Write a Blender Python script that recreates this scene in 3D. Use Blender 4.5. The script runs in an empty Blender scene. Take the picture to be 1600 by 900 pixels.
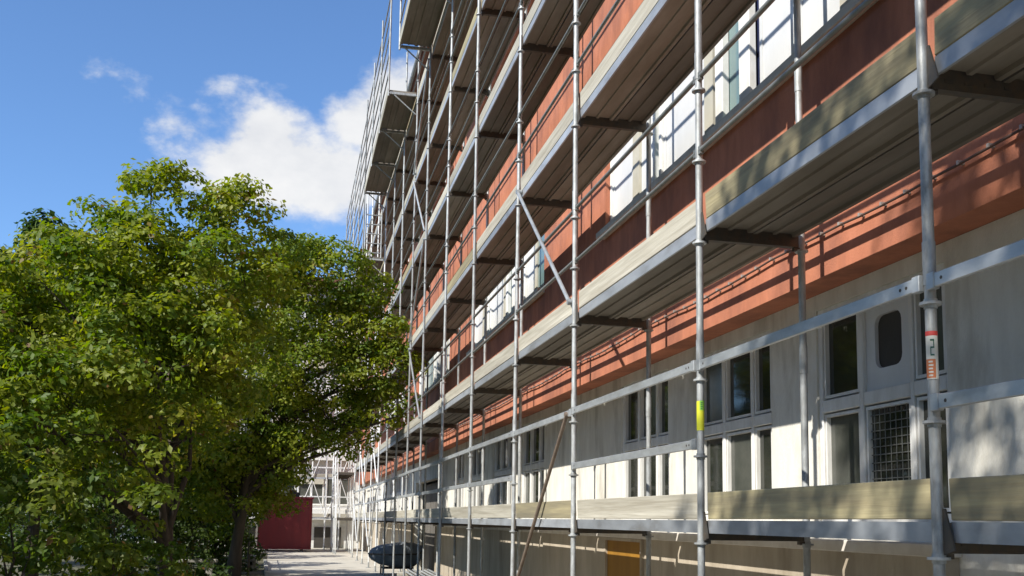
import bpy, math, random
import numpy as np
from mathutils import Matrix, Vector
S = bpy.context.scene
COL = S.collection
R = math.radians

# ------------------------------------------------------------------ camera, sky, sun, exposure
# origin = the photographer's eye; facade runs along +Y, its scaffold to the right (+X); ground at z = -1.6
G = -1.6
cam = bpy.data.cameras.new('camera'); camo = bpy.data.objects.new('camera', cam); COL.objects.link(camo)
cam.sensor_width = 36; cam.lens = 1566.65 / 1600 * 36; cam.shift_y = (629.77 - 450) / 1600
cam.clip_start = .05; cam.clip_end = 5000
_F = Vector((.21402461, .96988795, .11623609)); _R = Vector((.97601654, -.21717742, .01502289)); _U = Vector((-.03981437, -.11023308, .99310799))
camo.matrix_world = Matrix(((_R.x, _U.x, -_F.x, 0), (_R.y, _U.y, -_F.y, 0), (_R.z, _U.z, -_F.z, 0), (0, 0, 0, 1)))
S.camera = camo
SUN = Vector((1, .6, -.945)).normalized()            # direction the light travels
sl = bpy.data.lights.new('sun', 'SUN'); sl.energy = 5.0; sl.angle = R(.55); sl.color = (1, .965, .90)
so = bpy.data.objects.new('sun', sl); COL.objects.link(so); so.rotation_euler = SUN.to_track_quat('-Z', 'Y').to_euler()
W = bpy.data.worlds.new('World'); S.world = W; W.use_nodes = True
def build_world():
    nt = W.node_tree; nt.nodes.clear(); N = nt.nodes.new; L = nt.links.new
    out = N('ShaderNodeOutputWorld'); bg = N('ShaderNodeBackground'); bg.inputs[1].default_value = .142
    sky = N('ShaderNodeTexSky'); sky.sky_type = 'NISHITA'; sky.sun_disc = False
    sky.sun_elevation = math.asin(-SUN.z); sky.sun_rotation = math.atan2(-SUN.x, -SUN.y) % (2 * math.pi)
    sky.air_density = 1.0; sky.dust_density = 0; sky.ozone_density = 8
    tc = N('ShaderNodeTexCoord'); sep = N('ShaderNodeSeparateXYZ'); L(tc.outputs['Generated'], sep.inputs[0])
    def m(op, a, b=None, c=None, clamp=False):
        n = N('ShaderNodeMath'); n.operation = op; n.use_clamp = clamp
        for i, v in enumerate((a, b, c)):
            if v is None: continue
            if isinstance(v, (int, float)): n.inputs[i].default_value = v
            else: L(v, n.inputs[i])
        return n.outputs[0]
    az = m('MULTIPLY', m('ARCTAN2', sep.outputs[0], sep.outputs[1]), 57.2958)
    el = m('MULTIPLY', m('ARCSINE', sep.outputs[2]), 57.2958)
    def noise(scale, detail, rough, off=0.):
        mp = N('ShaderNodeMapping'); mp.inputs['Location'].default_value = (off, off * 1.7, off * .3); mp.inputs['Scale'].default_value = (1, 1, 1.5)
        L(tc.outputs['Generated'], mp.inputs[0])
        n = N('ShaderNodeTexNoise'); n.inputs['Scale'].default_value = scale; n.inputs['Detail'].default_value = detail; n.inputs['Roughness'].default_value = rough
        L(mp.outputs[0], n.inputs[0]); return n.outputs[0]
    n1 = noise(11, 6, .52); n2 = noise(42, 5, .58, 3.1)
    # cumulus bank: azimuth, elevation, half sizes (degrees), weight
    blobs = [(-1.6, 19.3, 5.0, 2.4, 1.0), (-2.0, 20.6, 3.0, 2.2, .95), (1.6, 18.8, 4.2, 2.3, .95), (3.4, 21.9, 2.2, 1.6, .9), (5.6, 22.6, 3.2, 2.9, .95), (8.5, 21, 5, 4.5, .9),
             (-6.2, 20.6, 2.4, 1.3, .5), (-4.6, 22.9, 1.3, .6, .40), (-10.4, 22.8, 1.6, .6, .20), (-9.4, 21.9, 1.2, .5, .16),
             (-38, 26, 12, 5, .9), (44, 24, 14, 5, .9), (95, 28, 18, 6, .9), (-85, 30, 16, 6, .9), (150, 30, 16, 6, .9), (-150, 27, 16, 6, .9)]
    dens = None
    for a, e, ra, re, w in blobs:
        u = m('DIVIDE', m('SUBTRACT', az, a), ra); v = m('DIVIDE', m('SUBTRACT', el, e), re)
        r = m('SQRT', m('ADD', m('MULTIPLY', u, u), m('MULTIPLY', v, v)))
        f = m('MULTIPLY', m('SUBTRACT', 1.25, r), w)
        dens = f if dens is None else m('SMOOTH_MAX', dens, f, .25)
    d = m('ADD', dens, m('MULTIPLY', m('SUBTRACT', n1, .5), 1.5)); d = m('ADD', d, m('MULTIPLY', m('SUBTRACT', n2, .5), .85))
    mr = N('ShaderNodeMapRange'); mr.interpolation_type = 'SMOOTHSTEP'; L(d, mr.inputs[0])
    mr.inputs[1].default_value = .1; mr.inputs[2].default_value = .74; mr.inputs[3].default_value = 0; mr.inputs[4].default_value = .97
    shade = N('ShaderNodeMapRange'); L(m('ADD', n1, m('MULTIPLY', n2, .5)), shade.inputs[0]); shade.inputs[1].default_value = .5; shade.inputs[2].default_value = 1.0
    cc = N('ShaderNodeMix'); cc.data_type = 'RGBA'; cc.inputs[6].default_value = (3.7, 3.8, 4.0, 1); cc.inputs[7].default_value = (4.7, 4.7, 4.7, 1); L(shade.outputs[0], cc.inputs[0])
    mix = N('ShaderNodeMix'); mix.data_type = 'RGBA'; L(mr.outputs[0], mix.inputs[0]); L(sky.outputs[0], mix.inputs[6]); L(cc.outputs[2], mix.inputs[7])
    L(mix.outputs[2], bg.inputs[0]); L(bg.outputs[0], out.inputs[0])
build_world()
S.view_settings.view_transform = 'Standard'; S.view_settings.look = 'None'; S.view_settings.exposure = .5; S.view_settings.gamma = 1
S.view_settings.use_curve_mapping = False
random.seed(4); RNG = np.random.default_rng(7)

# ------------------------------------------------------------------ materials
MATS = {}
def mat(name, col, rough=.7, metal=0., spec=.5, var=.0, scale=6., col2=None, streak=None, bump=0., bscale=60., rnd=0., dirt=None, coat=0):
    """col mixed with col2 by noise; streak=(sx,sy,sz) stretches the noise; rnd = per-object brightness change; dirt=(colour, scale, lo, hi) second, larger stain layer"""
    m = bpy.data.materials.new(name); m.use_nodes = True; nt = m.node_tree; N = nt.nodes.new; L = nt.links.new
    b = nt.nodes['Principled BSDF']; b.inputs['Roughness'].default_value = rough; b.inputs['Metallic'].default_value = metal
    b.inputs['Specular IOR Level'].default_value = spec; b.inputs['Coat Weight'].default_value = coat
    tc = N('ShaderNodeTexCoord'); oi = N('ShaderNodeObjectInfo'); add = N('ShaderNodeVectorMath'); add.operation = 'ADD'
    sc = N('ShaderNodeVectorMath'); sc.operation = 'SCALE'; sc.inputs['Scale'].default_value = 37.
    L(oi.outputs['Random'], sc.inputs[0]); L(tc.outputs['Object'], add.inputs[0]); L(sc.outputs[0], add.inputs[1])
    mp = N('ShaderNodeMapping'); L(add.outputs[0], mp.inputs[0]); mp.inputs['Scale'].default_value = streak or (1, 1, 1)
    n = N('ShaderNodeTexNoise'); n.inputs['Scale'].default_value = scale; n.inputs['Detail'].default_value = 6; n.inputs['Roughness'].default_value = .62
    L(mp.outputs[0], n.inputs[0])
    c2 = col2 or tuple(max(0, c * (1 - var)) for c in col)
    rp = N('ShaderNodeMapRange'); rp.inputs[1].default_value = .32; rp.inputs[2].default_value = .68; L(n.outputs[0], rp.inputs[0])
    mx = N('ShaderNodeMix'); mx.data_type = 'RGBA'; mx.inputs[6].default_value = (*col, 1); mx.inputs[7].default_value = (*c2, 1); L(rp.outputs[0], mx.inputs[0])
    o = mx.outputs[2]
    if dirt:
        dc, ds, lo, hi = dirt
        n3 = N('ShaderNodeTexNoise'); n3.inputs['Scale'].default_value = ds; n3.inputs['Detail'].default_value = 5; n3.inputs['Roughness'].default_value = .65
        L(mp.outputs[0], n3.inputs[0]); r3 = N('ShaderNodeMapRange'); r3.inputs[1].default_value = lo; r3.inputs[2].default_value = hi; L(n3.outputs[0], r3.inputs[0])
        m3 = N('ShaderNodeMix'); m3.data_type = 'RGBA'; m3.inputs[7].default_value = (*dc, 1); L(r3.outputs[0], m3.inputs[0]); L(o, m3.inputs[6]); o = m3.outputs[2]
    if rnd:
        hv = N('ShaderNodeHueSaturation'); mr = N('ShaderNodeMapRange'); mr.inputs[3].default_value = 1 - rnd; mr.inputs[4].default_value = 1 + rnd
        L(oi.outputs['Random'], mr.inputs[0]); L(mr.outputs[0], hv.inputs['Value']); L(o, hv.inputs['Color']); o = hv.outputs[0]
    L(o, b.inputs['Base Color'])
    if bump:
        n2 = N('ShaderNodeTexNoise'); n2.inputs['Scale'].default_value = bscale; n2.inputs['Detail'].default_value = 4; L(mp.outputs[0], n2.inputs[0])
        bp = N('ShaderNodeBump'); bp.inputs['Strength'].default_value = bump; bp.inputs['Distance'].default_value = .01; L(n2.outputs[0], bp.inputs['Height']); L(bp.outputs[0], b.inputs['Normal'])
    MATS[name] = m; return m
def leafmat(name, c1, c2, rough=.5):
    m = bpy.data.materials.new(name); m.use_nodes = True; nt = m.node_tree; N = nt.nodes.new; L = nt.links.new
    b = nt.nodes['Principled BSDF']; b.inputs['Roughness'].default_value = rough; b.inputs['Specular IOR Level'].default_value = .35
    at = N('ShaderNodeAttribute'); at.attribute_name = 'tint'
    cr = N('ShaderNodeValToRGB'); e = cr.color_ramp.elements; e[0].color = (*c1, 1); e[1].color = (*c2, 1); e[0].position = .1; e[1].position = .82
    k = cr.color_ramp.elements.new(.97); k.color = (.16, .09, .03, 1)
    L(at.outputs['Fac'], cr.inputs[0]); L(cr.outputs[0], b.inputs['Base Color'])
    tr = N('ShaderNodeBsdfTranslucent'); hs = N('ShaderNodeHueSaturation'); hs.inputs['Saturation'].default_value = 1.1; hs.inputs['Value'].default_value = 1.75
    L(cr.outputs[0], hs.inputs['Color']); L(hs.outputs[0], tr.inputs[0])
    ms = N('ShaderNodeMixShader'); ms.inputs[0].default_value = .46; L(b.outputs[0], ms.inputs[1]); L(tr.outputs[0], ms.inputs[2]); L(ms.outputs[0], nt.nodes['Material Output'].inputs[0])
    MATS[name] = m
mat('orange', (.52, .195, .108), .9, col2=(.42, .15, .08), scale=7, bump=.4, bscale=160, streak=(1, 1, .4), dirt=((.25, .095, .06), 1.9, .44, .72))
mat('cream', (.76, .735, .655), .9, col2=(.64, .61, .53), scale=6, bump=.45, bscale=120, streak=(1, 1, .3), dirt=((.42, .385, .31), 2.2, .5, .72))
mat('plinth', (.50, .43, .33), .9, col2=(.37, .31, .23), scale=3, streak=(1, 1, .25), bump=.4, bscale=60, dirt=((.22, .175, .12), 1.6, .52, .8))
mat('ledge', (.68, .64, .57), .85, col2=(.55, .5, .43), scale=5)
mat('sill', (.62, .59, .53), .6, col2=(.48, .455, .4), scale=6)
mat('white_frame', (.78, .775, .74), .5, col2=(.66, .64, .59), scale=7, bump=.08, bscale=40)
mat('old_frame', (.80, .79, .75), .5, col2=(.62, .60, .55), scale=9, streak=(1, 1, .3), bump=.15, bscale=60)
mat('white_panel', (.68, .68, .665), .4, col2=(.58, .58, .565), scale=2.5, streak=(1, 1, .4))
mat('beige_frame', (.50, .47, .38), .55, col2=(.42, .39, .31), scale=4)
mat('glass', (.016, .019, .016), .05, col2=(.045, .045, .036), spec=.6, scale=3, bump=.06, bscale=4)
mat('dim_glass', (.10, .10, .085), .16, col2=(.055, .06, .05), spec=.5, scale=3)
mat('teal_glass', (.16, .24, .23), .12, col2=(.13, .2, .2), spec=.6, scale=2)
mat('blue_glass', (.02, .025, .07), .1, col2=(.015, .02, .05), spec=.6, scale=2)
mat('galv', (.44, .455, .45), .52, metal=.3, col2=(.25, .25, .235), scale=26, streak=(1, 1, .35), bump=.12, bscale=80, rnd=.2, dirt=((.62, .60, .55), 6, .62, .72))
mat('galv_bright', (.50, .52, .52), .42, metal=.4, col2=(.34, .355, .36), scale=12, streak=(1, .4, 1), bump=.08, bscale=50, rnd=.14, dirt=((.26, .25, .22), 4, .55, .8))
mat('galv_sunlit', (.74, .74, .72), .5, metal=.1, col2=(.62, .62, .6), scale=12, rnd=.1)  # lighter copy of galv, strong sunlight put into the colour
mat('rail', (.20, .205, .19), .55, metal=.3, col2=(.14, .14, .125), scale=12, rnd=.2)
mat('plank', (.25, .22, .18), .7, metal=.1, col2=(.17, .145, .11), scale=5, streak=(1, .22, 1), rnd=.3, dirt=((.13, .105, .075), 2.2, .48, .75))
mat('edge', (.42, .44, .46), .45, metal=.3, col2=(.28, .295, .31), scale=6, streak=(1, .35, 1), rnd=.2, dirt=((.22, .2, .17), 3, .55, .8))
mat('wood_pale', (.50, .47, .385), .85, col2=(.32, .29, .225), scale=16, streak=(1, .06, 1.6), bump=.35, bscale=40, rnd=.2, dirt=((.21, .185, .135), 2.4, .5, .75))
mat('wood_yellow', (.42, .36, .20), .85, col2=(.27, .225, .13), scale=15, streak=(1, .07, 1.6), bump=.35, bscale=40, rnd=.15, dirt=((.17, .15, .10), 2.4, .47, .7))
mat('dark_iron', (.06, .058, .052), .6, metal=.3, col2=(.1, .075, .05), scale=20)
mat('rusty', (.22, .17, .13), .7, metal=.2, col2=(.13, .095, .07), scale=12)
mat('cable', (.10, .06, .045), .7, var=.2)
mat('clip', (.42, .38, .34), .5, metal=.2, var=.2)
mat('door_ochre', (.34, .165, .014), .7, col2=(.26, .12, .01), scale=4, streak=(1, 1, .2))
mat('dark', (.04, .036, .03), .8, col2=(.06, .052, .042), scale=3)
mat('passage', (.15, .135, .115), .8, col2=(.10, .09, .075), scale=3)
mat('eave', (.16, .07, .04), .85, col2=(.15, .06, .035), scale=3)
mat('roof', (.24, .10, .065), .85, var=.3)
mat('concrete', (.54, .50, .42), .95, col2=(.44, .405, .34), scale=1.3, bump=.3, bscale=25, dirt=((.24, .21, .16), .45, .52, .75))
mat('soil', (.13, .11, .07), .95, col2=(.08, .09, .04), scale=1.2, bump=.5, bscale=12)
mat('added_gravel', (.22, .195, .155), .95, col2=(.13, .115, .09), scale=30, bump=.6, bscale=60)  # dark ground colour for the added strip that lowers bounce
mat('kerb', (.46, .44, .39), .9, col2=(.36, .33, .28), scale=5)
mat('red_paint', (.18, .012, .013), .6, col2=(.14, .010, .011), scale=3, streak=(1, 1, .3), dirt=((.07, .015, .01), 2, .55, .8))
mat('skip_grey', (.25, .27, .29), .8, spec=.2, metal=.0, col2=(.17, .185, .2), scale=5)
mat('bark', (.085, .065, .045), .95, col2=(.045, .035, .025), scale=14, streak=(1, 1, .2), bump=.7, bscale=30)
mat('sticker_yellow', (.62, .62, .03), .5, var=.1)
mat('sticker_green', (.22, .48, .05), .5, var=.1)
mat('sticker_white', (.62, .60, .52), .5, var=.1)
mat('sticker_red', (.48, .05, .04), .5, var=.1)
mat('sticker_orange', (.55, .17, .06), .5, var=.1)
mat('sticker_ink', (.02, .10, .06), .5, var=.1)
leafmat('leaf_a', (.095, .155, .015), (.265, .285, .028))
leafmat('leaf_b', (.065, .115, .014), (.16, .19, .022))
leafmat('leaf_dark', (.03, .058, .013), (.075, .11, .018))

# ------------------------------------------------------------------ mesh helpers
class MB:
    def __init__(s): s.v = []; s.f = []; s.mi = []; s.smooth = []
    def add(s, vs, fs, mi=0, sm=False):
        o = len(s.v); s.v += [tuple(v) for v in vs]
        for f in fs: s.f.append(tuple(i + o for i in f)); s.mi.append(mi); s.smooth.append(sm)
        return s
    def box(s, x0, x1, y0, y1, z0, z1, mi=0):
        v = [(x, y, z) for z in (z0, z1) for y in (y0, y1) for x in (x0, x1)]
        return s.add(v, [(0, 2, 3, 1), (4, 5, 7, 6), (0, 1, 5, 4), (2, 6, 7, 3), (0, 4, 6, 2), (1, 3, 7, 5)], mi)
    def tube(s, a, b, r, n=10, r2=None, cap=True, mi=0):
        a = Vector(a); b = Vector(b); d = (b - a).normalized(); u = d.orthogonal().normalized(); w = d.cross(u); r2 = r if r2 is None else r2
        vs = []
        for p, rr in ((a, r), (b, r2)):
            for i in range(n): t = 2 * math.pi * i / n; vs.append(p + (u * math.cos(t) + w * math.sin(t)) * rr)
        fs = [(i, (i + 1) % n, n + (i + 1) % n, n + i) for i in range(n)]
        s.add(vs, fs, mi, True)
        if cap: s.add(vs, [tuple(range(n - 1, -1, -1)), tuple(range(n, 2 * n))], mi)
        return s
    def path(s, pts, radii, n=7):
        pts = [Vector(p) for p in pts]; vs = []; u = None
        for k, p in enumerate(pts):
            d = (pts[min(k + 1, len(pts) - 1)] - pts[max(k - 1, 0)]).normalized()
            u = (u - d * u.dot(d)).normalized() if u else d.orthogonal().normalized()
            w = d.cross(u)
            for i in range(n): t = 2 * math.pi * i / n; vs.append(p + (u * math.cos(t) + w * math.sin(t)) * radii[k])
        fs = [(k * n + i, k * n + (i + 1) % n, (k + 1) * n + (i + 1) % n, (k + 1) * n + i) for k in range(len(pts) - 1) for i in range(n)]
        s.add(vs, fs, 0, True); s.add(vs, [tuple(range(n - 1, -1, -1)), tuple(range((len(pts) - 1) * n, len(pts) * n))]); return s
    def extrude_y(s, prof, y0, y1, mi=0):           # closed profile [(x,z)] run along y
        n = len(prof); vs = [(x, y0, z) for x, z in prof] + [(x, y1, z) for x, z in prof]
        fs = [(i, i + n, (i + 1) % n + n, (i + 1) % n) for i in range(n)]
        return s.add(vs, fs + [tuple(range(n)), tuple(range(2 * n - 1, n - 1, -1))], mi)
    def mesh(s, name, mats):
        me = bpy.data.meshes.new(name); me.from_pydata(s.v, [], s.f)
        for m in (mats if isinstance(mats, (list, tuple)) else [mats]): me.materials.append(MATS[m])
        me.polygons.foreach_set('material_index', s.mi); me.polygons.foreach_set('use_smooth', s.smooth); me.update(); return me
    def build(s, name, mats, parent=None, loc=(0, 0, 0)): return link(name, s.mesh(name, mats), parent, loc)
def link(name, me, parent=None, loc=(0, 0, 0), rot=None):
    o = bpy.data.objects.new(name, me); COL.objects.link(o); o.parent = parent; o.location = loc
    if rot: o.rotation_euler = rot
    return o
def empty(name, loc=(0, 0, 0), rz=0):
    o = bpy.data.objects.new(name, None); COL.objects.link(o); o.location = loc; o.rotation_euler = (0, 0, rz); o.empty_display_size = .2; return o
def tag(o, label=None, cat=None, group=None, kind=None):
    if label: o['label'] = label
    if cat: o['category'] = cat
    if group: o['group'] = group
    if kind: o['kind'] = kind
    return o
def bevel(o, w=.004, seg=1):
    m = o.modifiers.new('bevel', 'BEVEL'); m.width = w; m.segments = seg; m.limit_method = 'ANGLE'; return o

# ------------------------------------------------------------------ ground
g = MB(); g.add([(-400, -300, G), (400, -300, G), (400, 700, G), (-400, 700, G)], [(0, 1, 2, 3)])
tag(g.build('ground', 'soil'), kind='structure')
tag(MB().box(2.32, 3.9, -20, 27, G - .02, G + .012).build('added_gravel_strip', 'added_gravel'), kind='structure')  # added, unseen dark strip: less light bounced up to the deck undersides
p = MB(); p.add([(-.35, -20, G + .004), (3.8, -20, G + .004), (3.8, 54, G + .004), (-.9, 54, G + .004), (-.7, 40, G + .004), (-.35, 26, G + .004)], [(0, 1, 2, 3, 4, 5)])
path = tag(p.build('path', 'concrete'), kind='structure')
tag(MB().box(-2.2, 3.8, 46.5, 54, G + .006, G + .01).build('yard_pavement', 'concrete'), kind='structure')
kb = tag(empty('kerb', (0, 0, 0)), kind='structure')
kme = bevel(MB().box(-.06, .06, -.495, .495, 0, .11).build('kerb_stone', 'kerb', kb, (-.42, -4.5, G)), .012).data
for i in range(1, 42):
    y = -4.5 + i; x = -.42 - (max(0, y - 26) * .026)
    bevel(link('kerb_stone', kme, kb, (x, y, G + random.uniform(-.008, .008)), (0, random.uniform(-.03, .03), .026 if y > 26 else 0)), .012)

# ------------------------------------------------------------------ walls with openings, facing -X
def wall(mb, X, y0, y1, z0, z1, holes, depth, mi=0):
    ys = sorted({y0, y1, *[h[0] for h in holes], *[h[1] for h in holes]}); zs = sorted({z0, z1, *[h[2] for h in holes], *[h[3] for h in holes]})
    for a, b in zip(ys, ys[1:]):
        for c, d in zip(zs, zs[1:]):
            if any(h[0] <= a and b <= h[1] and h[2] <= c and d <= h[3] for h in holes): continue
            mb.add([(X, a, c), (X, b, c), (X, b, d), (X, a, d)], [(0, 3, 2, 1)], mi)
    for a, b, c, d in holes:
        e = X + depth
        mb.add([(X, a, c), (X, b, c), (X, b, d), (X, a, d), (e, a, c), (e, b, c), (e, b, d), (e, a, d)], [(0, 1, 5, 4), (1, 2, 6, 5), (2, 3, 7, 6), (3, 0, 4, 7)], mi)
XU, XL, XP, XG = 3.62, 3.87, 3.755, 3.884
YE = 54.25
bld = tag(empty('apartment_building', (XL, 10, G)), 'long apartment block with orange upper walls over a cream ground floor, behind the scaffold', 'building')
def bp(mb, name, mats): o = mb.build(name, mats, bld); o.location = (-XL, -10, -G); return o
up_g = [(5.2, 11.3), (14.3, 20.4), (23.4, 29.5), (32.5, 38.6), (41.6, 47.7)]
floors = [(3.47, 5.25), (6.85, 8.6), (10.2, 11.85)]
low_w = [(5.30, 6.84), (7.58, 9.12), (9.9, 11.42), (15.15, 16.7), (17.5, 19.1), (20.0, 21.6), (22.5, 24.1), (33.2, 34.8), (35.6, 37.2), (38.0, 39.6), (40.4, 42.0), (43, 44.6)]
LZ0, LZ1 = .02, 1.62
m = MB(); hol = [(a, b, c, d) for a, b in up_g for c, d in floors]
wall(m, XU, -6, YE, 1.74, 12.55, hol, .3)
m.add([(XU, -6, 1.74), (XU, YE, 1.74), (XL, YE, 1.74), (XL, -6, 1.74)], [(0, 1, 2, 3)])     # soffit of the overhang
m.box(XU + .6, 15, -6.0, -5.9, G, 12.55); m.box(14.9, 15, -5.9, YE, G, 12.55)
m.add([(XU, -6, 1.74), (XU + .6, -6, 1.74), (XU + .6, -6, 12.55), (XU, -6, 12.55)], [(0, 1, 2, 3)])
bp(m, 'upper_wall', 'orange')
m = MB(); wall(m, XL, -6, YE, G, 1.738, [(a, b, LZ0, LZ1) for a, b in low_w] + [(26.0, 31.2, G + .01, 1.1)], .22)
bp(m, 'lower_wall', 'cream')
m = MB()
for a, b in ((5.25, 10.33), (11.62, 14.6), (14.6, 26.1), (31.3, YE)): m.box(XP - (.03 if 5.3 < a < 14 else 0), XL - .003, a, b, G, -.18)
bp(m, 'plinth', 'plinth')
for a, b in ((5.22, 14.6), (14.602, 26.1), (31.3, YE)):
    bevel(bp(MB().box(XP - .055, XL - .002, a, b, -.178, -.10), 'ledge', 'ledge'), .006)
# basement hatch in the plinth
m = MB().box(XP - .005, XL + .02, 10.36, 11.575, G, -.216); bp(m, 'basement_door', 'door_ochre')
m = MB().box(XP - .035, XL - .01, 10.331, 10.36, G, -.182).box(XP - .035, XL - .01, 11.575, 11.619, G, -.182).box(XP - .035, XL - .01, 10.361, 11.574, -.215, -.182)
bp(m, 'basement_door_frame', 'plinth')
# dark passage
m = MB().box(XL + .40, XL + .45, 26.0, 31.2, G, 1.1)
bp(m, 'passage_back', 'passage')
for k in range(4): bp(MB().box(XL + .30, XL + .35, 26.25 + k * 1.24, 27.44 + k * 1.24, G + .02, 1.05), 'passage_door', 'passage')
# eave, gutter, roof
m = MB().box(3.1, 3.62 - .002, -6, YE, 12.40, 12.62).box(3.62 + .002, 15.4, -6, YE, 12.552, 12.62); bp(m, 'eave', 'eave')
m = MB(); m.add([(3.05, -6.2, 12.63), (9.5, -6.2, 15.2), (15.6, -6.2, 12.63), (3.05, YE, 12.63), (9.5, YE, 15.2), (15.6, YE, 12.63)], [(0, 3, 4, 1), (1, 4, 5, 2), (0, 1, 2), (3, 5, 4)])
bp(m, 'roof', 'roof')
m = MB(); prof = [(3.0 + .065 * math.cos(t), 12.60 + .065 * math.sin(t)) for t in np.linspace(math.pi, 2 * math.pi, 8)] + [(3.05, 12.60), (3.0, 12.55), (2.95, 12.60)]
m.extrude_y(prof, -6, YE); bp(m, 'gutter', 'galv')

# windows ---------------------------------------------------
def window_lower(a, b, detail):
    X = XG; w = b - a
    cols = [(0, .022), (.236, .262), (.612, .646), (.965, 1.0)]         # frame uprights as fractions
    f = MB()
    for c0, c1 in cols: f.box(X, X + .09, a + c0 * w, a + c1 * w, LZ0 + .06, LZ1 - .06)
    f.box(X, X + .09, a + .002, b - .002, LZ0, LZ0 + .06).box(X, X + .09, a + .002, b - .002, LZ1 - .06, LZ1)
    for (c0, c1), (d0, d1) in zip(cols, cols[1:]): f.box(X + .001, X + .089, a + c1 * w, a + d0 * w, .83, .925)
    fr = bp(f, 'window', 'old_frame'); bevel(fr, .006)
    for ci, ((c0, c1), (d0, d1)) in enumerate(zip(cols, cols[1:])):
        for ri, (z0, z1) in enumerate(((LZ0 + .06, .83), (.925, LZ1 - .06))):
            y0, y1 = a + c1 * w, a + d0 * w; s = .02
            if detail == 1 and ri == 1 and ci == 1:      # white vent panel with a rounded dark opening
                n = MB(); cy, cz, hy, hz, r = (y0 + y1) / 2, 1.255, .155, .185, .07; ring = []
                for q, (sy, sz) in enumerate(((1, 1), (-1, 1), (-1, -1), (1, -1))):
                    for k in range(5):
                        t = (q + k / 4) * math.pi / 2; ring.append((cy + sy * (hy - r) + r * math.cos(t), cz + sz * (hz - r) + r * math.sin(t)))
                nn = len(ring); outer = []
                for (yy, zz) in ring:
                    dy, dz = yy - cy, zz - cz; k = min((y1 - cy) / abs(dy) if dy else 9, ((z1 - cz) if dz > 0 else (cz - z0)) / abs(dz) if dz else 9); outer.append((cy + dy * k, cz + dz * k))
                for q, (yy, zz) in enumerate(((y1, z1), (y0, z1), (y0, z0), (y1, z0))): outer[q * 5 + 2] = (yy, zz)
                xs = X + .03
                vs = [(xs, *q) for q in ring] + [(xs, *q) for q in outer] + [(xs + .03, *q) for q in ring]
                n.add(vs, [(i, nn + i, nn + (i + 1) % nn, (i + 1) % nn) for i in range(nn)]); n.add(vs, [(i, (i + 1) % nn, 2 * nn + (i + 1) % nn, 2 * nn + i) for i in range(nn)])
                o = n.build('vent_panel', 'white_panel', fr); tag(o, 'white panel with a rounded dark opening')
                MB().add([(xs + .028, *q) for q in ring], [tuple(range(nn))]).build('vent_opening', 'dark', fr); continue
            e = .012; sash = MB().box(X + .012, X + .062, y0 + e, y0 + s + .012, z0 + e, z1 - e).box(X + .012, X + .062, y1 - s - .012, y1 - e, z0 + e, z1 - e)
            sash.box(X + .013, X + .061, y0 + s + .012, y1 - s - .012, z0 + e, z0 + s + .014).box(X + .013, X + .061, y0 + s + .012, y1 - s - .012, z1 - s - .014, z1 - e)
            sash.build('sash', 'old_frame', fr)
            gm = 'dim_glass' if (int(a * 7) + ci * 3 + ri * 5) % 7 == 0 else 'glass'
            if detail == 1 and ri == 0 and ci == 2: gm = 'dim_glass'
            if detail == 2 and ri == 1 and ci == 2: gm = 'dim_glass'
            MB().box(X + .045, X + .052, y0 + s, y1 - s, z0 + s, z1 - s).build('pane', gm, fr)
            MB().box(X + .063, X + .085, y0 + .001, y1 - .001, z0 + .001, z1 - .001).build('rebate', 'dark', fr)
            if detail == 1 and ri == 0 and ci == 1:
                gr = MB(); ny, nz = 8, 13
                for k in range(1, ny): yy = y0 + s + (y1 - y0 - 2 * s) * k / ny; gr.tube((X + .03, yy, z0 + s), (X + .03, yy, z1 - s), .003, 5)
                for k in range(1, nz): zz = z0 + s + (z1 - z0 - 2 * s) * k / nz; gr.tube((X + .036, y0 + s, zz), (X + .036, y1 - s, zz), .004, 5)
                tag(gr.build('window_grille', 'rail', fr), 'wire security grille')
    sl = MB().box(XL - .05, X - .002, a - .03, b + .03, LZ0 - .045, LZ0 - .004); bevel(sl.build('window_sill', 'ledge', fr), .005)
for i, (a, b) in enumerate(low_w): window_lower(a, b, 1 if i == 0 else 2 if i == 1 else 0)

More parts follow.
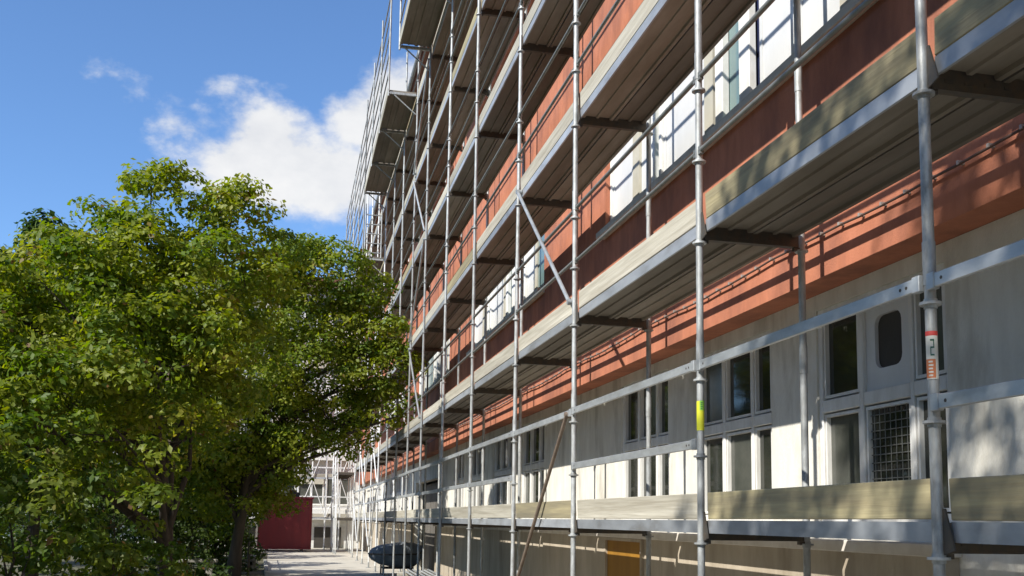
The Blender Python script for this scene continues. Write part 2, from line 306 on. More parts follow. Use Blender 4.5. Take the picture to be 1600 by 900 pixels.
LAY = [  # one window strip, distances from its right-hand (near) end: (from, to, material, depth)
    (.0, .72, 'white_panel', .02), (.72, .88, 'beige_frame', .0), (.88, 1.5, 'white_panel', .03), (1.5, 1.56, 'white_frame', .0), (1.56, 2.16, 'white_panel', .03), (2.16, 2.28, 'blue_glass', .06),
    (2.28, 2.48, 'white_frame', .0), (2.48, 2.82, 'teal_glass', .05), (2.82, 2.98, 'white_frame', .0), (2.98, 3.07, 'blue_glass', .06), (3.07, 3.27, 'beige_frame', .0), (3.27, 4.36, 'white_panel', .03),
    (4.36, 4.42, 'white_frame', .0), (4.42, 4.55, 'teal_glass', .06), (4.55, 4.75, 'white_frame', .0), (4.75, 5.08, 'white_panel', .03), (5.08, 5.3, 'beige_frame', .0), (5.3, 6.05, 'white_panel', .02)]
def strip(a, b, z0, z1, seed):
    rr = random.Random(seed); k = (b - a) / 6.1; X = XU + .075
    f = MB().box(X - .02, X + .06, a + .001, b - .001, z1 - .07, z1 - .001).box(X - .02, X + .06, a + .001, b - .001, z0 + .001, z0 + .06).box(X - .02, X + .06, b - .05 * k, b - .001, z0 + .061, z1 - .071)
    f.box(X - .02, X + .06, a + .001, a + .03, z0 + .061, z1 - .071)
    for u, v, mt, d in LAY:
        if 'frame' in mt and mt != 'beige_frame': f.box(X - .02, X + .05, a + .03 + u * k, a + .03 + v * k, z0 + .061, z1 - .071)
    fr = bp(f, 'window', 'white_frame'); bevel(fr, .006)
    for u, v, mt, d in LAY:
        if mt == 'white_frame': continue
        y0, y1 = a + .03 + u * k + .001, min(a + .03 + v * k - .001, b - .05 * k - .001)
        if seed and mt == 'white_panel' and rr.random() < .2: mt = 'teal_glass'
        nm = 'pane' if 'glass' in mt else 'mullion' if mt == 'beige_frame' else 'panel'
        q = MB().box(X + d, X + d + .03, y0, y1, z0 + .061, z1 - .071)
        if nm == 'panel' and y1 - y0 > .5:
            q.box(X + d - .012, X + d - .0005, y0 + .003, y0 + .045, z0 + .063, z1 - .073).box(X + d - .012, X + d - .0005, y1 - .045, y1 - .003, z0 + .063, z1 - .073)
            q.box(X + d - .012, X + d - .0005, y0 + .046, y1 - .046, z0 + .063, z0 + .11)
        q.build(nm, mt, fr)
    bevel(MB().box(XU - .11, X - .021, a - .04, b + .04, z0 - .075, z0 - .003).build('window_sill', 'sill', fr), .006)
n = 0
for c, d in floors:
    for a, b in up_g: strip(a, b, c, d, n); n += 1
# cable on clips along the orange wall
m = MB(); ys = np.arange(3, 34, .25); pts = [(3.59, y, 2.03 + .012 * math.sin(y * 2.1) - .02 * ((i % 4) in (1, 2, 3)) * .3) for i, y in enumerate(ys)]
m.path(pts, [.0085] * len(pts), 6); cb = bp(m, 'cable', 'cable')
cm = MB().box(-.012, .03, -.009, .009, -.011, .011).mesh('cable_clip', 'clip')
for i, y in enumerate(ys[1:80]): link('cable_clip', cm, cb, (3.588, y, pts[i + 1][2] + .008))

# ------------------------------------------------------------------ scaffold
XO, XI = 2.63, 3.38
TS = [-1.3, 1.2, 3.70, 6.15, 9.16, 11.75, 14.71, 17.64, 20.57, 22.99, 25.4, 27.95, 30.6, 33.2, 36.1, 38.7, 41.6]
LEV = [-.045 + 2.0 * k for k in range(6)]
def plank_mesh(Ln, w=.318):
    p = [(0, 0), (.03, 0), (.036, .022), (.14, .022), (.146, .008), (.172, .008), (.178, .022), (.282, .022), (.288, 0), (w, 0), (w, .062), (0, .062)]
    return MB().extrude_y(p, 0, Ln).mesh('deck_plank', 'plank')
CACHE = {}
def cached(key, fn):
    if key not in CACHE: CACHE[key] = fn()
    return CACHE[key]
def scaffold(root, TS, LEV, zb, ztop, xo=0., xi=.75, detail=lambda i: False, wood=lambda i, k: 'wood_pale', seed=1, rails_flat=(0,), skip=lambda i, k: False, gm='galv', rm='galv_bright', norail=lambda i, k: False):
    rr = random.Random(seed); L = lambda *a: link(*a[:2], root, *a[2:])
    stds = []
    rose = cached('rose', lambda: MB().tube((0, 0, -.006), (0, 0, .006), .047, 12).tube((0, 0, -.02), (0, 0, .02), .0285, 12).mesh('rosette', 'galv'))
    for i, t in enumerate(TS):
        for j, x in enumerate((xo, xi)):
            top = ztop - (1.1 if j else 0) + rr.choice((0, 0, .5, -.4))
            b = MB().tube((0, 0, zb + .18), (0, 0, top), .0242, 14)
            b.tube((0, 0, zb + .012), (0, 0, zb + .32), .017, 10)
            for z in np.arange(zb + 2.72, top, 2.0): b.tube((0, 0, z - .1), (0, 0, z + .09), .0275, 14)       # spigot joints
            if not detail(i):
                for k in LEV:
                    for dz in (-.085, .48, .985)[:3 if j == 0 else 1]:
                        if k + dz < top: b.tube((0, 0, k + dz - .006), (0, 0, k + dz + .006), .045, 8)
            o = b.build('standard', gm, root, (x, t, 0)); o.rotation_euler = (rr.uniform(-.002, .002), rr.uniform(-.002, .002), 0)
            if detail(i):
                for k in LEV:
                    for dz in ((-.085, .48, .985) if j == 0 else (-.085,)):
                        if k + dz < top: link('rosette', rose, o, (0, 0, k + dz))
            if j == 0: stds.append(o)
            if root is sc and i >= 12: o.data.materials[0] = MATS['galv_sunlit']  # far standards take the colour lightened as if in full sun
            L('base_plate', cached('base', lambda: MB().box(-.075, .075, -.075, .075, .005, .012).tube((0, 0, .012), (0, 0, .18), .03, 8, .022).mesh('base_plate', 'galv')), (x, t, zb))
    for k, z in enumerate(LEV):
        for i, t in enumerate(TS):
            def tr():
                b = MB().box(.03, xi - xo - .03, -.024, .024, -.052, -.045).box(.03, xi - xo - .03, -.024, -.017, -.0445, .055).box(.03, xi - xo - .03, .017, .024, -.0445, .055)
                for q in range(6): b.box(.09 + q * .1, .13 + q * .1, -.028, .028, -.02, -.004)
                b.box(.02, .06, -.018, .018, -.075, -.053).box(xi - xo - .06, xi - xo - .02, -.018, .018, -.075, -.053); return b.mesh('transom', 'dark_iron')
            L('transom', cached(('tr', xi - xo), tr), (xo, t, z - .012))
        for i, (a, b) in enumerate(zip(TS, TS[1:])):
            if skip(i, k): continue
            ln = round(b - a, 2)
            pm = cached(('pl', ln), lambda: plank_mesh(ln - .07))
            for q in range(2):
                L('deck_plank', pm, (xo + .045 + q * .335, a + .035 + rr.uniform(-.008, .008), z + rr.uniform(-.002, .002)))
            # outer steel edge beam of the deck
            L('deck_edge', cached(('ed', ln), lambda: MB().box(-.008, .008, 0, ln - .11, -.016, .068).mesh('deck_edge', 'edge')), (xo + .031, a + .055, z - .003))
            wd = wood(i, k)
            def toe():
                h = .172; bb = MB(); y = [0, .02, ln - .14, ln - .12]
                bb.box(-.014, .014, 0, ln - .12, 0, h); bb.box(-.016, .016, -.003, .035, .02, h - .02) if rr.random() < .4 else 0
                return bb.mesh('toe_board', wd)
            o = L('toe_board', cached(('toe', ln, wd), toe), (xo + .034 + rr.uniform(-.004, .006), a + .06, z + .071 + rr.uniform(-.004, .006)), (rr.uniform(-.0025, .0025), rr.uniform(-.05, .03), 0)); bevel(o, .004)
            if detail(i) or detail(i + 1):
                gm = cached('gus', lambda: MB().add([(-.004, -.03, -.07), (-.004, -.10, -.05), (-.004, -.045, .12), (-.004, -.03, .12), (.004, -.03, -.07), (.004, -.10, -.05), (.004, -.045, .12), (.004, -.03, .12)], [(3, 2, 1, 0), (4, 5, 6, 7), (1, 5, 4, 0), (2, 6, 5, 1), (3, 7, 6, 2), (0, 4, 7, 3)]).mesh('toe_board_bracket', 'dark_iron'))
                L('toe_board_bracket', gm, (xo + .006, b, z))
            for dz in (.555, 1.075):
                if dz < 1 and norail(i, k): continue
                if k in rails_flat:
                    def rf():
                        bb = MB().box(-.011, .011, .03, ln - .03, -.03, .03); bb.box(-.016, .016, .024, .075, -.036, .036).box(-.016, .016, ln - .075, ln - .024, -.036, .036); return bb.mesh('guard_rail', rm)
                    o = L('guard_rail', cached(('rf', ln, rm), rf), (xo - .02, a, z + dz + rr.uniform(-.012, .012))); bevel(o, .003)
                    if detail(i) or detail(i + 1):
                        bm = cached('bolt', lambda: MB().tube((-.0125, 0, 0), (-.0105, 0, 0), .008, 8).mesh('bolt_hole', 'dark'))
                        for yy in (.12, .165, ln - .12): link('bolt_hole', bm, o, (0, yy, .0))
                else:
                    def rt(): return MB().tube((0, .03, 0), (0, ln - .03, 0), .0175, 8).box(-.014, .014, .022, .06, -.028, .028).box(-.014, .014, ln - .06, ln - .022, -.028, .028).mesh('guard_rail', 'rail')
                    L('guard_rail', cached(('rt', ln), rt), (xo + .0, a, z + dz + rr.uniform(-.01, .01)))
    return stds
def brace(root, a, b, mt='galv_bright', r=.021):
    d = (Vector(b) - Vector(a)).normalized(); m = MB().tube(a, b, r, 10)
    for p in (Vector(a), Vector(b)): m.tube(p + Vector((-.02, 0, 0)), p + Vector((.05, 0, 0)), .03, 8)
    return m.build('diagonal_brace', mt, root)
sc = tag(empty('facade_scaffold', (0, 0, 0)), 'tall galvanised steel scaffold of many decks along the orange facade', 'scaffold')
def wood(i, k):
    if k == 0: return {2: 'wood_yellow', 1: 'wood_yellow', 3: 'wood_pale', 4: 'wood_yellow', 5: 'wood_pale'}.get(i, 'wood_pale')
    if k == 1: return {2: 'wood_yellow', 1: 'wood_yellow'}.get(i, 'wood_pale')
    return 'wood_yellow' if (i * 7 + k * 3) % 6 == 0 else 'wood_pale'
stds = scaffold(sc, TS, LEV, G, 12.3, XO, XI, detail=lambda i: 1 <= i <= 5, wood=wood, seed=3, norail=lambda i, k: k == 0 and i in (2, 4))
xb = XO - .035
brace(sc, (xb, 9.30, 1.02), (xb, 11.72, -.98), 'rusty', .019)
brace(sc, (xb, 11.62, 4.0), (xb, 9.24, 2.12))
for k in (1, 2, 3, 4): brace(sc, (xb, 22.9, 2 * k + 1.9) if k % 2 else (xb, 20.66, 2 * k + 1.9), (xb, 20.66, 2 * k + .1) if k % 2 else (xb, 22.9, 2 * k + .1))
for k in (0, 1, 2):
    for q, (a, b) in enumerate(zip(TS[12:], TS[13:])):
        y0, y1 = (a, b) if (q + k) % 2 else (b, a); brace(sc, (xb, y0, 2 * k - .9), (xb, y1, 2 * k + .9), 'galv_sunlit')
        brace(sc, (XI, y1, 2 * k - .9), (XI, y0, 2 * k + .9), 'galv_sunlit')
for k in (1,):
    for a, b in zip(TS, TS[1:]):
        ln = round(b - a, 2); link('ledger', cached(('le', ln), lambda: MB().tube((0, .03, 0), (0, ln - .03, 0), .024, 8).mesh('ledger', 'galv')), sc, (XI, a, LEV[k] + .145))
for a, b in zip(TS[2:], TS[3:]):        # added unseen boards inside the lowest deck, there to shade the plinth
    ln = round(b - a, 2); link('shade_board', cached(('cb', ln), lambda: MB().box(0, .19, 0, ln - .06, 0, .045).mesh('shade_board', 'wood_pale')), sc, (XI + .045, a + .03, LEV[0] + .005))
# cantilevered outer platforms with brackets and high guard posts
XC = 1.95
def platform(ts, z, h):
    for i, t in enumerate(ts):
        br = MB().tube((XO, t, z - .03), (XC, t, z - .03), .021, 8).tube((XO - .02, t, z - .5), (XC + .12, t, z - .05), .017, 8).box(XC + .03, XO - .03, t - .025, t + .025, z - .052, z + .003)
        br.build('bracket', 'galv', sc); MB().tube((XC, t, z - .1), (XC, t, z + h), .0225, 8).build('guard_post', 'galv', sc)
    for a, b in zip(ts, ts[1:]):
        ln = round(b - a, 2)
        for q in range(2): link('deck_plank', cached(('pl', ln), lambda: plank_mesh(ln - .07)), sc, (XC + .03 + q * .32, a + .035, z + .004))
        link('toe_board', cached(('toe2', ln), lambda: MB().box(-.014, .014, .03, ln - .03, -.03, .2).mesh('toe_board', 'wood_pale')), sc, (XC + .005, a, z))
        for dz in np.arange(.5, h, .5): link('guard_rail', cached(('rt2', ln), lambda: MB().tube((0, .03, 0), (0, ln - .03, 0), .0175, 8).mesh('guard_rail', 'galv')), sc, (XC, a, z + dz))
platform([11.75, 14.71, 17.64, 20.57], 10.1, 2.1)
platform([22.99, 25.4, 27.95, 30.6], 10.1, 3.0)
platform([30.6, 33.2, 36.1, 38.7, 41.6], 8.0, 4.6)
# ladder frame closing the lower platform's near end
m = MB()
for x in (2.0, 2.5): m.tube((x, 30.5, 8.0), (x, 30.5, 9.7), .022, 8)
for z in np.arange(8.15, 9.6, .3): m.tube((2.0, 30.5, z), (2.5, 30.5, z), .018, 8)
m.build('end_ladder', 'galv', sc)
# stickers on the near standards
def sticker(std, z0, z1, mt, a0, a1, r=.0262, nm='sticker'):
    m = MB(); n = 8; vs = []
    for z in (z0, z1):
        for i in range(n + 1): t = a0 + (a1 - a0) * i / n; vs.append((r * math.cos(t), r * math.sin(t), z))
    m.add(vs, [(i, i + 1, n + 2 + i, n + 1 + i) for i in range(n)], 0, True); return m.build(nm, mt, std, (0, 0, -.185 if std is A else -.03))
fa = math.atan2(-3.7, -2.63); fb = math.atan2(-6.15, -2.63)
A, B = stds[2], stds[3]
tag(sticker(A, .80, 1.00, 'sticker_white', fa - 1.1, fa + 1.0), 'worn white, red and orange sticker')
sticker(A, .985, 1.005, 'sticker_red', fa - 1.2, fa + 1.1, .0265); sticker(A, .805, .885, 'sticker_orange', fa - 1.1, fa + .5, .0265)
for k, (u, v, z0, z1) in enumerate([(-.25, .35, .962, .970), (.2, .35, .935, .966), (-.25, .35, .931, .938), (-.25, -.1, .905, .934), (-.25, .35, .899, .906)]): sticker(A, z0, z1, 'sticker_ink', fa + u, fa + v, .0268, 'sticker_mark')
for k in range(5): sticker(A, .812 + k * .0145, .819 + k * .0145, 'sticker_white', fa - .6, fa + .05 + .08 * (k % 2), .0268, 'sticker_mark')
tag(sticker(B, .635, .83, 'sticker_yellow', fb - 1.3, fb + 1.3), 'yellow and green inspection sticker')
sticker(B, .768, .832, 'sticker_green', fb - .2, fb + 1.32, .0265)
for k in range(4): sticker(B, .775 + k * .013, .781 + k * .013, 'sticker_ink', fb + .05, fb + .5 + .1 * (k % 2), .0268, 'sticker_mark')

# ------------------------------------------------------------------ far wing, its scaffold, container, skip
wing = tag(empty('wing_building', (-2, 54, G)), 'pale far wing with white bands and long window rows at the path end', 'building')
def wp(mb, name, mt): o = mb.build(name, mt, wing); o.location = (2, -54, -G); return o
wp(MB().box(-16, 15, 54.3, 64, G, 12.5), 'wall', 'white_frame')
for k, z in enumerate((-.1, 3.0, 6.1, 9.2)):
    wp(MB().box(-16.2, 3.5, 53.6, 54.298, z + 0.0, z + .55), 'balcony_band', 'white_frame')
    wp(MB().box(-16.1, 3.5, 53.9, 54.297, z + .555, z + .75), 'lintel', 'beige_frame') if k else None
for k, z in enumerate((1.0, 4.1, 7.2, 10.3)):
    for q in range(13):
        x = -15.6 + q * 1.46
        f = MB().box(x, x + 1.36, 54.2, 54.296, z - .35, z - .28).box(x, x + 1.36, 54.2, 54.296, z + 1.25, z + 1.32).box(x, x + .07, 54.2, 54.296, z - .279, z + 1.249).box(x + 1.29, x + 1.36, 54.2, 54.296, z - .279, z + 1.249).box(x + .65, x + .71, 54.2, 54.296, z - .279, z + 1.249)
        fr = wp(f, 'window', 'white_frame')
        MB().box(x + .071, x + 1.289, 54.25, 54.294, z - .279, z + 1.249).build('pane', 'dim_glass', fr)
        if (q * 5 + k * 3) % 4 != 0: MB().box(x + .02, x + 1.34, 54.1, 54.198, z + .75, z + 1.3).build('blind', 'beige_frame' if q % 2 else 'plinth', fr)
for q in range(3): wp(MB().box(-3 + q * 2.2, -1.6 + q * 2.2, 54.2, 54.297, G + .02, -.5), 'door', 'dark')
wp(MB().box(-16.4, 3.5, 53.4, 64.5, 12.5, 12.75), 'eave', 'eave')

fs = tag(empty('far_scaffold', (3.3, 51.6, 0), math.pi / 2), 'sunlit pale scaffold standing across the far end of the path', 'scaffold')
scaffold(fs, [.05, .75, 1.45, 2.15, 2.85], [-.045 + 2 * k for k in range(4)], G, 8.2, 0, .9, seed=9, rails_flat=(0, 1, 2, 3), wood=lambda i, k: 'wood_pale', gm='galv_sunlit', rm='galv_sunlit')
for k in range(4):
    for q in range(4): brace(fs, (-.04, .05 + .7 * (q + (k + q) % 2), 2 * k - .0), (-.04, .05 + .7 * (q + 1 - (k + q) % 2), 2 * k + 1.9), 'galv_sunlit')
fs2 = tag(empty('tower_scaffold', (2.1, 45.0, 0)), 'narrow scaffold tower coloured pale as if sunlit between the skip and the far wing', 'scaffold')
scaffold(fs2, [0, 1.25, 2.5, 3.75, 5.0], [-.045 + 2 * k for k in range(3)], G, 5.6, 0, .75, seed=12, rails_flat=(0, 1, 2), wood=lambda i, k: 'wood_pale', gm='galv_sunlit', rm='galv_sunlit')
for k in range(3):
    for q in range(4): brace(fs2, (-.04, 1.25 * (q + (k + q) % 2), 2 * k), (-.04, 1.25 * (q + 1 - (k + q) % 2), 2 * k + 1.9), 'galv_sunlit')

ct = tag(empty('red_container', (-.1, 49, G)), 'dark red steel waste container standing at the far end of the path', 'container')
W2, D2, H2 = 1.22, 1.1, 2.45
m = MB().box(-W2, W2, -D2, D2, .12, .2).box(-W2, -W2 + .05, -D2, D2, .2, H2).box(W2 - .05, W2, -D2, D2, .2, H2).box(-W2 + .05, W2 - .05, D2 - .05, D2, .2, H2).box(-W2 + .05, W2 - .05, -D2, -D2 + .05, .2, H2)
bevel(m.build('body', 'red_paint', ct), .01)
for k in range(7): MB().box(-W2 + .08 + k * .37, -W2 + .14 + k * .37, -D2 - .018, -D2 - .002, .25, H2 - .12).build('rib', 'red_paint', ct)
MB().box(-W2 - .05, W2 + .05, -D2 - .07, D2 + .05, H2 + .002, H2 + .09).build('rim', 'red_paint', ct)
for x in (-.8, .8): MB().box(x - .06, x + .06, -D2 + .05, D2 - .05, 0, .118).build('skid', 'dark_iron', ct)
MB().box(.1, .62, -.4, .3, H2 + .095, H2 + .32).box(.2, .5, -.3, .2, H2 + .32, H2 + .42).build('lid_motor', 'dark', ct)

sk = tag(empty('tipping_skip', (3.05, 29.2, G)), 'dark grey tipping skip with a pointed nose on a steel stand by the scaffold', 'skip')
xs = [-.74, -.66, -.45, -.1, .25, .55, .75]; hb = [.52, .42, .30, .22, .2, .24, .42]; ht = [.62, .74, .84, .90, .95, .92, .84]; wd = [.10, .28, .40, .45, .46, .46, .44]
vs = []; n = 10
for x, b0, t0, w in zip(xs, hb, ht, wd):
    for i in range(n): a = 2 * math.pi * i / n; s = math.copysign(abs(math.sin(a)) ** .6, math.sin(a)); c = math.copysign(abs(math.cos(a)) ** .7, math.cos(a)); vs.append((x, w * c, (b0 + t0) / 2 + (t0 - b0) / 2 * s))
m = MB(); m.add(vs, [(k * n + i, k * n + (i + 1) % n, (k + 1) * n + (i + 1) % n, (k + 1) * n + i) for k in range(len(xs) - 1) for i in range(n)] + [tuple(range(n)), tuple(range(len(vs) - 1, len(vs) - n - 1, -1))], 0, True)
m.build('bowl', 'skip_grey', sk)
for x in (-.35, .5):
    for y in (-.35, .35): MB().tube((x, y, 0), (x, y * .9, .36), .025, 8).build('leg', 'dark_iron', sk)
MB().tube((-.35, -.35, .2), (.5, -.35, .2), .02, 8).tube((-.35, .35, .2), (.5, .35, .2), .02, 8).tube((-.35, -.35, .2), (-.35, .35, .2), .02, 8).build('crossbar', 'dark_iron', sk)
MB().tube((-.2, -.475, .58), (.6, -.475, .6), .018, 8).build('tipping_bar', 'dark_iron', sk)

# stacked scaffold tubes on trestles near the passage
tb = tag(empty('tube_rack', (3.2, 24.2, G)), 'low rack of pale scaffold tubes lying on the ground inside the scaffold', 'rack')
for i in range(6): MB().tube((-.35 + .13 * i, -1.4 + .06 * (i % 3), .30), (-.3 + .13 * i, 1.5, .32), .024, 8).build('tube', 'galv_bright', tb)
for y in (-.9, .9): MB().box(-.5, .55, y - .04, y + .04, .2, .27).box(-.42, -.34, y - .035, y + .035, 0, .198).box(.4, .48, y - .035, y + .035, 0, .198).build('trestle', 'wood_pale', tb)

# bench, pallets and stakes at the left edge of the path
be = tag(empty('park_bench', (-2.45, 28.3, G), R(12)), 'pale stone bench under the trees left of the path', 'bench')
bevel(MB().box(-.65, .65, -.22, .22, .36, .45).build('seat', 'kerb', be), .01)
for x in (-.45, .45): bevel(MB().box(x - .09, x + .09, -.17, .17, 0, .358).build('leg', 'kerb', be), .01)
def pallet(loc, rz, label, n):
    o = tag(empty('pallet', loc, rz), label, 'pallet', 'wooden pallets by the path')
    for i in range(7): MB().box(-.6, .6, -.4 + i * .118, -.305 + i * .118, .122, .144).build('slat', 'wood_pale', o)
    for x in (-.55, 0, .55): MB().box(x - .05, x + .05, -.4, .4, .022, .12).build('bearer', 'wood_pale', o)
    for y in (-.35, 0, .35): MB().box(-.6, .6, y - .05, y + .05, 0, .02).build('base_slat', 'wood_pale', o)
    return o
pallet((-1.5, 31.2, G), .1, 'bottom pallet of the stack in the tree shade by the path', 0)
pallet((-1.52, 31.25, G + .146), .16, 'middle pallet of the stack in the tree shade by the path', 1)
pallet((-1.47, 31.2, G + .292), .05, 'topmost pallet of the stack in the tree shade by the path', 2)
for i, (x, y, h, lb) in enumerate(((-2.95, 29.6, 1.15, 'taller white marker stake beside the dark tree trunk'), (-2.72, 29.9, .85, 'shorter white marker stake beside the dark tree trunk'))):
    st = tag(empty('marker_stake', (x, y, G)), lb, 'stake', 'white marker stakes')
    MB().tube((0, 0, 0), (.01, 0, h), .018, 7).build('shaft', 'white_frame', st); MB().add([(-.05, 0, h * .72), (.06, 0, h * .72), (.02, 0, h * 1.08), (-.05, .012, h * .72), (.06, .012, h * .72), (.02, .012, h * 1.08)], [(0, 1, 2), (5, 4, 3), (0, 3, 4, 1), (1, 4, 5, 2), (2, 5, 3, 0)]).build('flag', 'white_panel', st)

# ------------------------------------------------------------------ trees and shrubs
def leaves(lobes, dens, ls, seed, shell=.55, clump=.36, per=60, up=.35):
    """clumps = small domes of leaves whose faces turn outwards from the clump, spread over the lobes of the crown"""
    rng = np.random.default_rng(seed); cs = []; rs = []; od = []
    for x, y, z, r in lobes:
        n = max(5, int(dens * r ** 2)); d = rng.normal(size=(n, 3)) + np.array([0, 0, .15]); d /= np.linalg.norm(d, axis=1)[:, None]
        rad = r * (shell + (1.08 - shell) * rng.random(n) ** .5); cs.append(np.array([x, y, z]) + d * rad[:, None] * np.array([1, 1, .9])); od.append(d); rs.append(clump * rng.uniform(.5, 1.25, n))
    C = np.concatenate(cs); RR = np.concatenate(rs); OD = np.concatenate(od); k = np.maximum(6, (per * (RR / clump) ** 1.7).astype(int)); idx = np.repeat(np.arange(len(C)), k); n = len(idx)
    d = rng.normal(size=(n, 3)) + OD[idx] * .55 + np.array([0, 0, up]); d /= np.linalg.norm(d, axis=1)[:, None]
    sq = np.stack([rng.uniform(.8, 1.35, len(C)), rng.uniform(.8, 1.35, len(C)), rng.uniform(.45, .75, len(C))], 1)
    P = C[idx] + d * (RR[idx] * rng.uniform(.55, 1.12, n))[:, None] * sq[idx]
    nor = d * .75 + np.array([0, 0, .45]) + rng.normal(size=(n, 3)) * .42; nor /= np.linalg.norm(nor, axis=1)[:, None]
    a = rng.normal(size=(n, 3)); a -= (a * nor).sum(1)[:, None] * nor; a /= np.linalg.norm(a, axis=1)[:, None]; b = np.cross(nor, a); a[:, 2] -= .18
    s = ls * rng.uniform(.6, 1.3, n)[:, None]
    V = np.stack([P - a * s * .5, P + b * s * .32 + nor * s * .06, P + a * s * .55, P - b * s * .32 + nor * s * .06], 1).reshape(-1, 3)
    F = (np.arange(n) * 4)[:, None] + np.array([0, 1, 2, 0, 2, 3])[None]
    tint = np.clip(.42 + (rng.random(len(C))[idx] - .5) * .7 + rng.normal(size=n) * .12, 0, .93); tint[rng.random(n) < .006] = 1
    return V, F.reshape(-1, 3), np.repeat(tint, 4)
def foliage(name, lobes, m, parent, dens, ls, seed, **kw):
    V, F, T = leaves(lobes, dens, ls, seed, **kw); me = bpy.data.meshes.new(name)
    me.vertices.add(len(V)); me.vertices.foreach_set('co', V.astype('f').ravel()); me.loops.add(F.size); me.loops.foreach_set('vertex_index', F.astype('i').ravel())
    me.polygons.add(len(F)); me.polygons.foreach_set('loop_start', np.arange(0, F.size, 3, dtype='i')); me.update(calc_edges=True)
    at = me.attributes.new('tint', 'FLOAT', 'POINT'); at.data.foreach_set('value', T.astype('f')); me.materials.append(MATS[m]); return link(name, me, parent)
def tree(name, label, base, lobes, m, seed, tr=.14, dens=70, ls=.12, fork=.35, cat='tree', **kw):
    rr = random.Random(seed); root = tag(empty(name, base), label, cat)
    B = Vector(base); L = [(x - B.x, y - B.y, z - B.z, r) for x, y, z, r in lobes]
    cx = sum(l[0] * l[3] for l in L) / sum(l[3] for l in L); cy = sum(l[1] * l[3] for l in L) / sum(l[3] for l in L); H = max(l[2] for l in L)
    foliage('crown', L, m, root, dens, ls, seed, **kw)
    tp = [Vector((0, 0, -.05))]; nseg = 7
    for i in range(1, nseg + 1):
        f = i / nseg; tp.append(Vector((cx * f ** 1.4 * .8 + rr.uniform(-.05, .05), cy * f ** 1.4 * .8 + rr.uniform(-.05, .05), H * .88 * f)))
    rad = [tr * 1.45] + [tr * (1 - .8 * i / nseg) for i in range(1, nseg + 1)]
    MB().path(tp, rad, 10).build('trunk', 'bark', root)
    for x, y, z, r in L:
        e = Vector((x, y, z)); f = max(.2, min(.85, (z - r * 1.0 - .4) / (H * .88) - .1)); q = f * nseg; i = int(q); s = tp[i].lerp(tp[min(i + 1, nseg)], q - i)
        mid = s.lerp(e, .5) + Vector((rr.uniform(-.2, .2), rr.uniform(-.2, .2), .15)); r0 = min(tr * .5, tr * (1 - .8 * f) * .75)
        mb = MB().path([s, s.lerp(mid, .5) + Vector((0, 0, .05)), mid, mid.lerp(e, .6), e], [r0, r0 * .8, r0 * .6, r0 * .42, r0 * .2], 6)
        for _ in range(4):
            d = Vector((rr.gauss(0, 1), rr.gauss(0, 1), rr.gauss(.3, .8))).normalized() * r * .8; st = mid.lerp(e, rr.uniform(.3, .9)); mb.path([st, st + d * .5 + Vector((0, 0, .04)), st + d], [r0 * .3, r0 * .2, .006], 5)
        mb.build('limb', 'bark', root)
    return root
T1 = [(-2.2, 15.5, 4.95, .2), (-1.0, 15.9, 4.95, .2), (-2.15, 15.5, 4.59, 0.59), (-2.9, 15.0, 3.85, 0.55), (-1.41, 15.5, 4.3, 0.52), (-0.95, 16.0, 4.69, 0.46), (-3.59, 15.0, 3.3, 0.6), (-4.3, 15.0, 3.0, 0.6), (-5.0, 15.5, 2.7, 0.85), (-2.12, 15.0, 3.4, .95), (-1.26, 15.5, 3.35, 0.85), (-2.93, 14.5, 2.64, 1.1), (-3.87, 14.5, 2.23, 1.0), (-1.82, 14.5, 2.16, 1.0), (-1.03, 15.5, 2.36, 0.76), (-3.21, 14.0, 1.26, 0.97), (-2.26, 14.0, 1.12, 0.87), (-4.44, 14.5, 1.52, 1.0), (-1.44, 15.5, 1.47, 0.82), (-0.68, 16.0, 3.68, 0.58), (-0.42, 16.5, 4.34, 0.3), (-3.36, 18.0, 3.3, 1.2), (-1.77, 18.0, 3.4, 1.2), (-4.42, 18.5, 2.5, 1.4), (-2.22, 18.0, 2.02, 1.36)]
T2 = [(.45, 25, 2.0, .55), (1.3, 25, 2.0, .46), (2.0, 25, 2.0, .38), (-.2, 25.5, 1.45, .65), (-.65, 26.5, .8, .7), (-.3, 23.6, 6.05, .6), (-.75, 24, 5.5, .7), (0.08, 24.0, 5.67, 0.76), (0.91, 24.0, 5.8, 0.76), (1.58, 24.0, 5.45, 0.66), (-0.33, 24.0, 4.94, 0.95), (0.74, 24.5, 4.71, 0.97), (1.79, 24.0, 4.6, 0.71), (2.33, 23.5, 4.23, 0.39), (2.25, 24.0, 3.53, 0.6), (1.4, 24.5, 3.4, 0.93), (0.17, 24.5, 3.5, 1.13), (-0.88, 25.0, 3.21, 1.31), (2.04, 24.5, 2.64, 0.68), (2.5, 24.0, 2.45, 0.35), (1.15, 25.0, 2.5, 0.69), (-0.24, 25.0, 2.45, 0.99), (-1.32, 26.0, 2.02, 1.37), (-0.62, 27.0, 1.45, 0.8), (-1.73, 26.0, 0.89, 1.28), (-1.1, 26.8, 1.2, 1.0), (-2.4, 25.4, 1.6, 1.2)]
tree('broadleaf_tree', 'large broadleaf tree with sunlit green crown, nearest at the left of the path', (-1.72, 16.2, G), T1, 'leaf_a', 11, .13, 44, .09, per=125, clump=.36, shell=.65)
tree('broadleaf_tree', 'shaded broadleaf tree whose crown reaches over the path to the scaffold', (-1.25, 25.6, G), T2, 'leaf_a', 12, .15, 40, .105, per=115, clump=.42)
